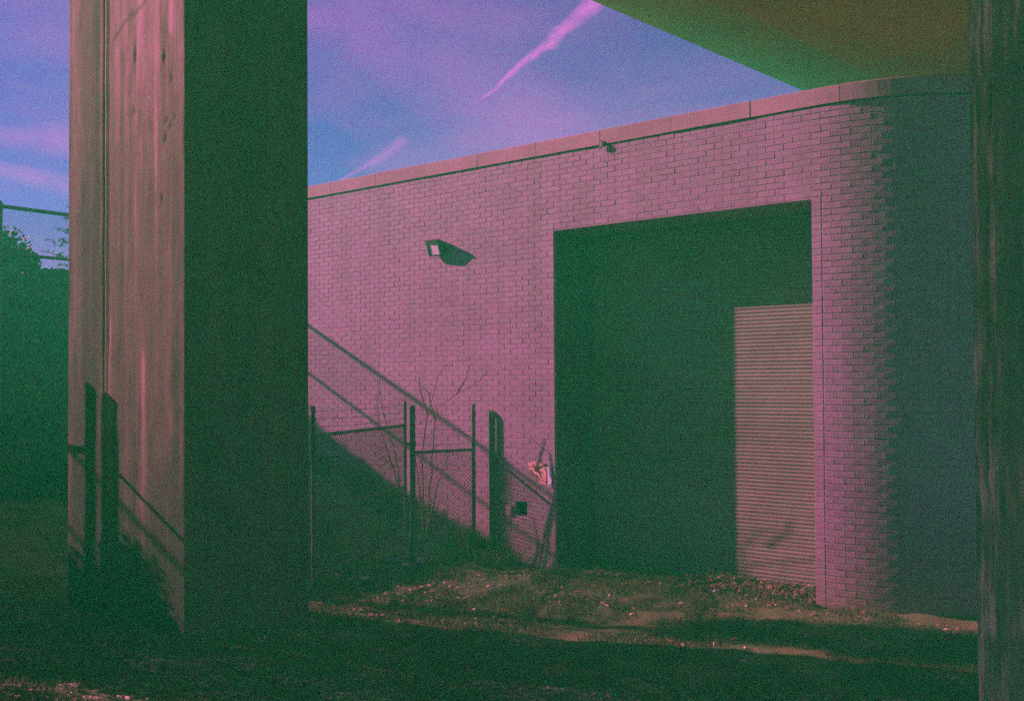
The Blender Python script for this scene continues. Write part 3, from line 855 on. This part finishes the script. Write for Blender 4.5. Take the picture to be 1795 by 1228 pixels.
# fence out of view at the left: its shadow falls on the pier
def pier_px(px, py):
    d = ray(px, py); t = PN.dot(N) / Vector((d.x, d.y, 0)).dot(N); return Vector((d.x * t, d.y * t, EYE + d.z * t))
SV = Vector((-2.138, 0.689, 1.04))
q1 = pier_px(158, 684) + SV * 0.85; q2 = pier_px(192, 698) + SV * 0.80
q3 = pier_px(205, 815) + SV * 0.80
lf = thing('side_fence', (q2.x, q2.y, gz1(q2.x, q2.y)), 'low post-and-rail fence just outside the left edge of the photo', 'fence')
m = post_tube(q1, gz1(q1.x, q1.y) - .2, q1.z, 0.036); m.build('post', M['steel'], lf)
m = MB(); zb = gz1(q2.x, q2.y) - .2
m.box((q2.x, q2.y, (zb + q2.z) / 2), T * 0.06, N * 0.035, Vector((0, 0, (q2.z - zb) / 2))); m.build('post', M['wood'], lf)
m = MB(); a = Vector((q2.x, q2.y, q3.z)); m.tube([a, a + N * 1.9], 0.018, 8); m.build('rail', M['steel'], lf)
m = MB(); a = Vector((q1.x, q1.y, q1.z - 0.55)); m.tube([a, a - T * 1.6], 0.024, 8); m.build('rail', M['steel'], lf)
e = Vector((q2.x, q2.y, 0)) + N * 1.9; m = post_tube(e, gz1(e.x, e.y) - .2, q3.z + 0.25, 0.03); m.build('post', M['steel'], lf)

# ---------------------------------------------------------------- plants
def sapling(name, base_px, branches, p, label, rad=0.007, leaves=0):
    b = wall_px(*base_px, p)
    root = thing(name, (b.x, b.y, gz1(b.x, b.y)), label, 'sapling')
    for pts in branches:
        P = [wall_px(x, y, p + k * 0.02 + random.uniform(-.03, .03)) for k, (x, y) in enumerate(pts)]
        Q = []
        for i in range(len(P) - 1):
            for t in (0, .33, .66): Q.append(P[i].lerp(P[i + 1], t) + Vector((random.gauss(0, .006), 0, random.gauss(0, .006))))
        Q.append(P[-1])
        rr = [rad * 1.5 * (1 - 0.75 * i / len(Q)) for i in range(len(Q))]
        m = MB(); m.tube(Q, rr, 5); m.build('branch', M['twig'], root, smooth=True)
    return root
sapling('sapling', (742, 965), [[(742, 965), (741, 900), (740, 800), (748, 730), (760, 690), (768, 655), (790, 632)],
                              [(744, 960), (752, 880), (758, 800), (762, 740), (768, 715), (800, 690), (835, 672), (855, 650)],
                              [(745, 950), (765, 860), (780, 815), (790, 780)], [(750, 728), (738, 690), (735, 660)],
                              [(762, 735), (752, 690), (730, 668)], [(741, 890), (732, 840), (728, 800)], [(800, 690), (818, 660), (822, 640)]],
        0.55, 'bare thin sapling rising behind the short fence panel in front of the brick wall', 0.008)
sapling('sapling', (708, 885), [[(708, 885), (690, 820), (672, 770), (662, 735), (662, 680), (665, 620)],
                              [(705, 880), (695, 800), (678, 745), (668, 700), (664, 660)], [(690, 820), (672, 800), (655, 790)]],
        0.9, 'bare thin sapling behind the open gate leaf, left of the gate posts', 0.006)
m = MB(); m.tube([wall_px(679, 864, 1.3), wall_px(690, 874, 1.28), wall_px(708, 882, 1.25)], [0.006, 0.009, 0.004], 5)
tag(m.build('broken_stick', M['stone']), 'short pale broken stick lodged under the gate leaf', 'stick')

def crown_tree(name, loc, centres, radii, n, size, label, trunk_h, trunk_r, cat='tree'):
    root = thing(name, loc, label, cat)
    b = Vector(loc)
    m = MB(); m.tube([b + Vector((0, 0, -0.3)), b + Vector((0.05, 0, trunk_h * .5)), b + Vector((0, 0.1, trunk_h))], [trunk_r * 1.2, trunk_r, trunk_r * .6], 8)
    for c in centres[:10]:
        m.tube([b + Vector((0, 0.05, trunk_h * .55)), Vector(c).lerp(b + Vector((0, 0, trunk_h)), .45), Vector(c)], [trunk_r * .4, trunk_r * .25, trunk_r * .08], 5)
    m.build('trunk', M['bark'], root)
    quads_mesh('crown', leaf_quads(clump_points(centres, radii, n, .25), size), M['leaf_green'], root)
    return root
def clumps(c, r, n, rr):
    d = rng.normal(size=(n, 3)); d /= np.linalg.norm(d, axis=1)[:, None]
    C = np.array(c) + d * np.array(r) * (0.35 + 0.65 * rng.random((n, 1)))
    return [tuple(x) for x in C], rr * (0.6 + 0.8 * rng.random(n))
def tree_at(px, py_top, Y, rx, label, n=9000, size=0.10, name='broadleaf_tree'):
    t = at_depth(px, py_top, Y); gz_ = gz1(t.x, t.y); hz = (t.z - gz_)
    c, r = clumps((t.x, t.y, gz_ + hz * 0.58), (rx, rx, hz * 0.36), 34, rx * 0.30)
    return crown_tree(name, (t.x, t.y, gz_), c, r, n, size, label, hz * .55, 0.09)
tree_at(-45, 415, 18.5, 1.15, 'dark leafy tree beyond the tall fence at the left edge', 14000)
tree_at(140, 560, 18.0, 0.5, 'dark low leafy tree beyond the tall fence, showing just left of the pier', 9000)
tree_at(-190, 390, 19.5, 1.8, 'dark leafy tree beyond the tall fence just outside the left edge', 9000)
# conifer with drooping tips behind the pier
c0 = at_depth(165, 330, 18.8); gz_ = gz1(c0.x, c0.y)
con = thing('conifer_tree', (c0.x, c0.y, gz_), 'dark conifer whose branch tips show past the left edge of the concrete pier', 'tree')
m = MB(); m.tube([(c0.x, c0.y, gz_ - .2), (c0.x, c0.y, c0.z)], [0.09, 0.015], 7); m.build('trunk', M['bark'], con)
C = []; mm = MB()
hh_ = c0.z - gz_
for k in range(46):
    t = (k + .5) / 46; z = c0.z - hh_ * 0.9 * t; a = k * 2.4; Lb = 0.15 + 0.95 * t
    for i in range(60):
        u = rng.random() ; C.append((c0.x + math.cos(a) * Lb * u + rng.normal() * .03, c0.y + math.sin(a) * Lb * u + rng.normal() * .03, z + 0.18 * u * Lb + rng.normal() * .03))
quads_mesh('crown', leaf_quads(np.array(C), 0.10, 0.2), M['leaf_green'], con)

def ground_pts(n, s0, s1, p0, p1, above):
    s = rng.uniform(s0, s1, n); p = rng.uniform(p0, p1, n)
    X = P0.x + T.x * s + N.x * p; Y = P0.y + T.y * s + N.y * p
    return np.stack([X, Y, ground_z(X, Y) + above(n)], 1)
C = np.concatenate([ground_pts(42000, -11.2, -9.0, 0.3, 11, lambda n: rng.random(n) ** 2 * 0.20),
                    ground_pts(26000, -9.1, -5.2, 2.6, 9, lambda n: rng.random(n) ** 1.5 * 0.55 * 1.0)])
tag(quads_mesh('ivy', leaf_quads(C, 0.10, jitter=0.8), M['leaf_green']), 'dense ivy and brush covering the bank along the tall fence', kind='stuff')
# shrubs near the pier; the last is added out of view to shade its foot
for (X, Y, r, h, lab) in ((-6.15, 10.9, 0.7, 1.25, 'dark rounded shrub growing behind the left side of the streaked pier'),
                          (-7.4, 12.6, 0.9, 1.7, 'dark shrub in front of the tall fence at the left edge'),
                          (-6.2, 9.7, 0.75, 1.25, 'low dark shrub outside the left edge beside the streaked pier')):
    z = gz1(X, Y); c, rr = clumps((X, Y, z + h * .5), (r * .8, r * .8, h * .42), 22, r * .35)
    crown_tree('shrub', (X, Y, z), c, rr, 6500, 0.07, lab, h * .5, 0.03, 'shrub')
z = gz1(-5.95, 9.42); c, rr = clumps((-5.95, 9.42, z + .95), (.34, .34, .65), 26, .22)  # unseen shrub added to cast shade on the streaked pier
crown_tree('shrub', (-5.95, 9.42, z), c, rr, 6500, 0.07, 'upright dark shrub outside the left edge, close to the concrete pier there', .8, 0.03, 'shrub')
# unseen trees added outside the left edge to shade the foreground
for (X, Y, z, r, n, lab) in ((-8.6, 6.3, 3.9, 1.7, 9000, 'leafy shade tree outside the left edge near the camera'),
                             (-7.6, 3.6, 3.2, 1.7, 5000, 'second leafy shade tree left of the camera')):
    zg = gz1(X, Y); c, rr = clumps((X, Y, z), (r, r, 2.3), 60, 0.55)
    crown_tree('added_shade_tree', (X, Y, zg), c, rr, n, 0.13, lab, 3.0, 0.14)

c, rr = clumps((-11.0, 13.72, 7.35), (1.4, 0.36, 1.0), 70, 0.36)  # unseen crown, added to throw shade on the ground at the right
crown_tree('added_shade_tree', (-11.2, 13.6, gz1(-11.2, 13.6)), c, rr, 20000, 0.14, 'tall slim leafy tree on the bank outside the left edge', 4.0, 0.10)

# grass, weeds and litter of leaves on the ground
def blades(P, h, w):
    n = len(P); a = rng.random(n) * 2 * math.pi; hh = h * (0.4 + rng.random(n)); lean = rng.normal(size=(n, 2)) * 0.45
    dx = np.cos(a) * w; dy = np.sin(a) * w
    b0 = P.copy(); b0[:, 0] -= dx; b0[:, 1] -= dy; b1 = P.copy(); b1[:, 0] += dx; b1[:, 1] += dy
    t = P.copy(); t[:, 0] += lean[:, 0] * hh; t[:, 1] += lean[:, 1] * hh; t[:, 2] += hh
    t2 = t.copy(); t[:, 0] += dx * .3; t2[:, 0] -= dx * .3
    return np.stack([b0, b1, t, t2], 1)
def patchy(n, x0, x1, y0, y1, thr, seed, sc=0.5):
    X = rng.uniform(x0, x1, n); Y = rng.uniform(y0, y1, n)
    k = value_noise(X, Y, sc, seed) * .6 + value_noise(X, Y, sc * .3, seed + 1) * .4 > thr
    X, Y = X[k], Y[k]; s = (X - P0.x) * T.x + (Y - P0.y) * T.y; p = (X - P0.x) * N.x + (Y - P0.y) * N.y
    ok = (p > 0.02) | ((s > S_L) & (s < S_R) & (p > -0.7))
    X, Y = X[ok], Y[ok]
    return np.stack([X, Y, ground_z(X, Y) - 0.004], 1)
G1 = patchy(330000, -7, 6.5, 4.0, 13.6, 0.42, 50)
tag(quads_mesh('grass', blades(G1, 0.045, 0.0035), M['grass']), 'thin patchy grass on the ground', kind='stuff')
Wd = ground_pts(9000, -4.6, -0.9, 0.03, 0.5, lambda n: np.zeros(n) - .01)
k = value_noise(Wd[:, 0], Wd[:, 1], 0.22, 61) > 0.45
W2 = ground_pts(900, 3.0, 5.4, 0.05, 0.9, lambda n: np.zeros(n) - .01)
tag(quads_mesh('weeds', np.concatenate([blades(Wd[k], 0.20, 0.004), blades(W2, 0.05, 0.004)]), M['grass']), 'dry weeds along the foot of the brick wall', kind='stuff')
L1 = patchy(30000, -7, 6.5, 3.8, 13.0, 0.50, 70, 0.8)
L2_ = patchy(16000, -5, 5.5, 3.8, 7.2, 0.42, 75, 0.6)
L3 = patchy(26000, -5, 5.5, 3.8, 7.4, 0.50, 85, 0.35); L3[:, 2] += 0.02
tag(quads_mesh('pale_leaves', leaf_quads(L3, 0.046, 0.6, flat=0.7), M['leaf_pale']), 'pale dead leaves scattered over the foreground', kind='stuff')
Lf = np.concatenate([L1, L2_]); Lf[:, 2] += 0.012
tag(quads_mesh('fallen_leaves', leaf_quads(Lf, 0.038, 0.6, flat=0.75), M['leaf_dry']), 'scattered dry fallen leaves on the ground', kind='stuff')

L4 = patchy(9000, -5, 5, 6.8, 12.6, 0.50, 95, 0.5); L4[:, 2] += 0.015
tag(quads_mesh('debris', leaf_quads(L4, 0.045, 0.5, flat=0.5, jitter=0.9), M['leaf_pale']), 'small pale debris scattered over the lit earth', kind='stuff')

# loose rubble below the lit part of the roller door
def rock(c, r, m):
    k = m.n; ico = [(0, 0, 1), (.9, 0, .4), (.3, .85, .4), (-.75, .5, .4), (-.7, -.55, .4), (.3, -.85, .4), (.7, .5, -.45), (-.3, .85, -.45), (-.9, 0, -.45), (-.3, -.85, -.45), (.7, -.5, -.45), (0, 0, -.9)]
    sc = Vector((random.uniform(.7, 1.3), random.uniform(.7, 1.3), random.uniform(.5, .9)))
    m.add([(c[0] + x * r * sc.x * random.uniform(.8, 1.2), c[1] + y * r * sc.y * random.uniform(.8, 1.2), c[2] + z * r * sc.z) for x, y, z in ico],
          [(0, 1, 2), (0, 2, 3), (0, 3, 4), (0, 4, 5), (0, 5, 1), (1, 6, 2), (2, 7, 3), (3, 8, 4), (4, 9, 5), (5, 10, 1), (6, 7, 2), (7, 8, 3), (8, 9, 4), (9, 10, 5), (10, 6, 1), (11, 7, 6), (11, 8, 7), (11, 9, 8), (11, 10, 9), (11, 6, 10)])
m = MB()
for k in range(420):
    s = random.uniform(1.5, S_R - 0.03); p = -random.random() ** 1.3 * 0.72 + random.gauss(0, .05)
    P = W(s, p, 0); z = gz1(P.x, P.y); r = random.choice([.012, .018, .025, .035])
    rock((P.x, P.y, z + r * .4 + random.random() * 0.05 * (1 - abs(p) / 1.2)), r, m)
tag(m.build('rubble', M['stone']), 'loose rubble and leaves along the foot of the roller door', kind='stuff')
dl = ground_pts(2600, 1.3, S_R, -0.75, 0.1, lambda n: rng.random(n) * 0.07)
tag(quads_mesh('leaf_drift', leaf_quads(dl, 0.045, 0.6, flat=.4), M['leaf_dry']), 'drift of dead leaves in the door recess', kind='stuff')

def ground_hit(px, py):
    d = ray(px, py); o = Vector((0, 0, EYE)); t = 3.0
    while t < 40:
        P = o + d * t
        if P.z < gz1(P.x, P.y): return P
        t += 0.01
    return o + d * 12
def scrap(px, py, wpx, hpx, mat, label, name='paper_scrap', cat='litter'):
    P = ground_hit(px, py); sc = P.y / F_PX; w, h = wpx * sc, hpx * sc * 1.4
    n = 5; m = MB(); vs = []
    yaw = random.random() * 3
    for j in range(n):
        for i in range(n):
            x = (i / (n - 1) - .5) * w * random.uniform(.8, 1.1); y = (j / (n - 1) - .5) * max(w * .8, h) * random.uniform(.8, 1.1)
            z = abs(math.sin(i * 2.1 + j * 1.3 + px)) * h * 0.8 * random.uniform(.5, 1)
            vs.append((P.x + x * math.cos(yaw) - y * math.sin(yaw), P.y + x * math.sin(yaw) + y * math.cos(yaw), gz1(P.x, P.y) + 0.008 + z))
    m.add(vs, [(j * n + i, j * n + i + 1, (j + 1) * n + i + 1, (j + 1) * n + i) for j in range(n - 1) for i in range(n - 1)])
    return tag(m.build(name, mat), label, cat, 'litter on the ground')
pp = M['paper']
scrap(712, 993, 14, 6, pp, 'crumpled white paper just left of the gate post foot')
scrap(737, 989, 8, 12, pp, 'crumpled white paper standing upright just right of the gate post foot')
scrap(694, 985, 12, 7, M['plastic_blue'], 'bluish plastic scrap left of the gate post foot')
scrap(640, 1017, 16, 6, pp, 'flat white paper scrap on the earth between pier and gate post')
scrap(592, 1013, 7, 9, pp, 'small white paper scrap on the earth nearest the pier')
scrap(576, 1026, 8, 4, M['card'], 'small brownish card scrap beside the pier, below the white scrap')
scrap(775, 1026, 8, 8, pp, 'small white paper scrap on the lit earth in front of the short fence')
scrap(864, 1030, 10, 7, pp, 'small white paper scrap on the lit earth in front of the weathered post')
scrap(1272, 1024, 13, 11, pp, 'crumpled white paper ball at the left end of the rubble in the recess')
scrap(1386, 1043, 10, 4, M['white_paint'], 'bright white scrap amid the rubble under the lit roller door')
scrap(1400, 1050, 8, 6, M['card'], 'brown card scrap right of the bright white scrap in the rubble')
scrap(1253, 1040, 10, 6, M['plastic_blue'], 'faint bluish plastic scrap on the ground just left of the white paper ball')
m = MB(); P = ground_hit(700, 976); m.tube([P + Vector((-.07, 0, .03)), P + Vector((0, .02, .035)), P + Vector((.07, 0, .045))], 0.008, 5)
tag(m.build('stick', M['stone']), 'short pale stick lying above the papers left of the gate post foot', 'stick')

# ---------------------------------------------------------------- the air: green haze added to tint the shadows
if HAZE_DENSITY > 0:
    hm = bpy.data.materials.new('haze'); hm.use_nodes = True; t = hm.node_tree; t.nodes.clear()
    o = nn(t, 'ShaderNodeOutputMaterial'); pv = nn(t, 'ShaderNodeVolumePrincipled')
    pv.inputs['Color'].default_value = (*HAZE_COLOR, 1); pv.inputs['Density'].default_value = HAZE_DENSITY
    pv.inputs['Absorption Color'].default_value = (1, 1, 1, 1)
    t.links.new(pv.outputs[0], o.inputs['Volume'])
    m = MB(); m.box((-5, 30, 3.95), (620, 0, 0), (0, 620, 0), (0, 0, 5.35))
    tag(m.build('haze', hm), 'thin greenish haze in the air', kind='stuff')
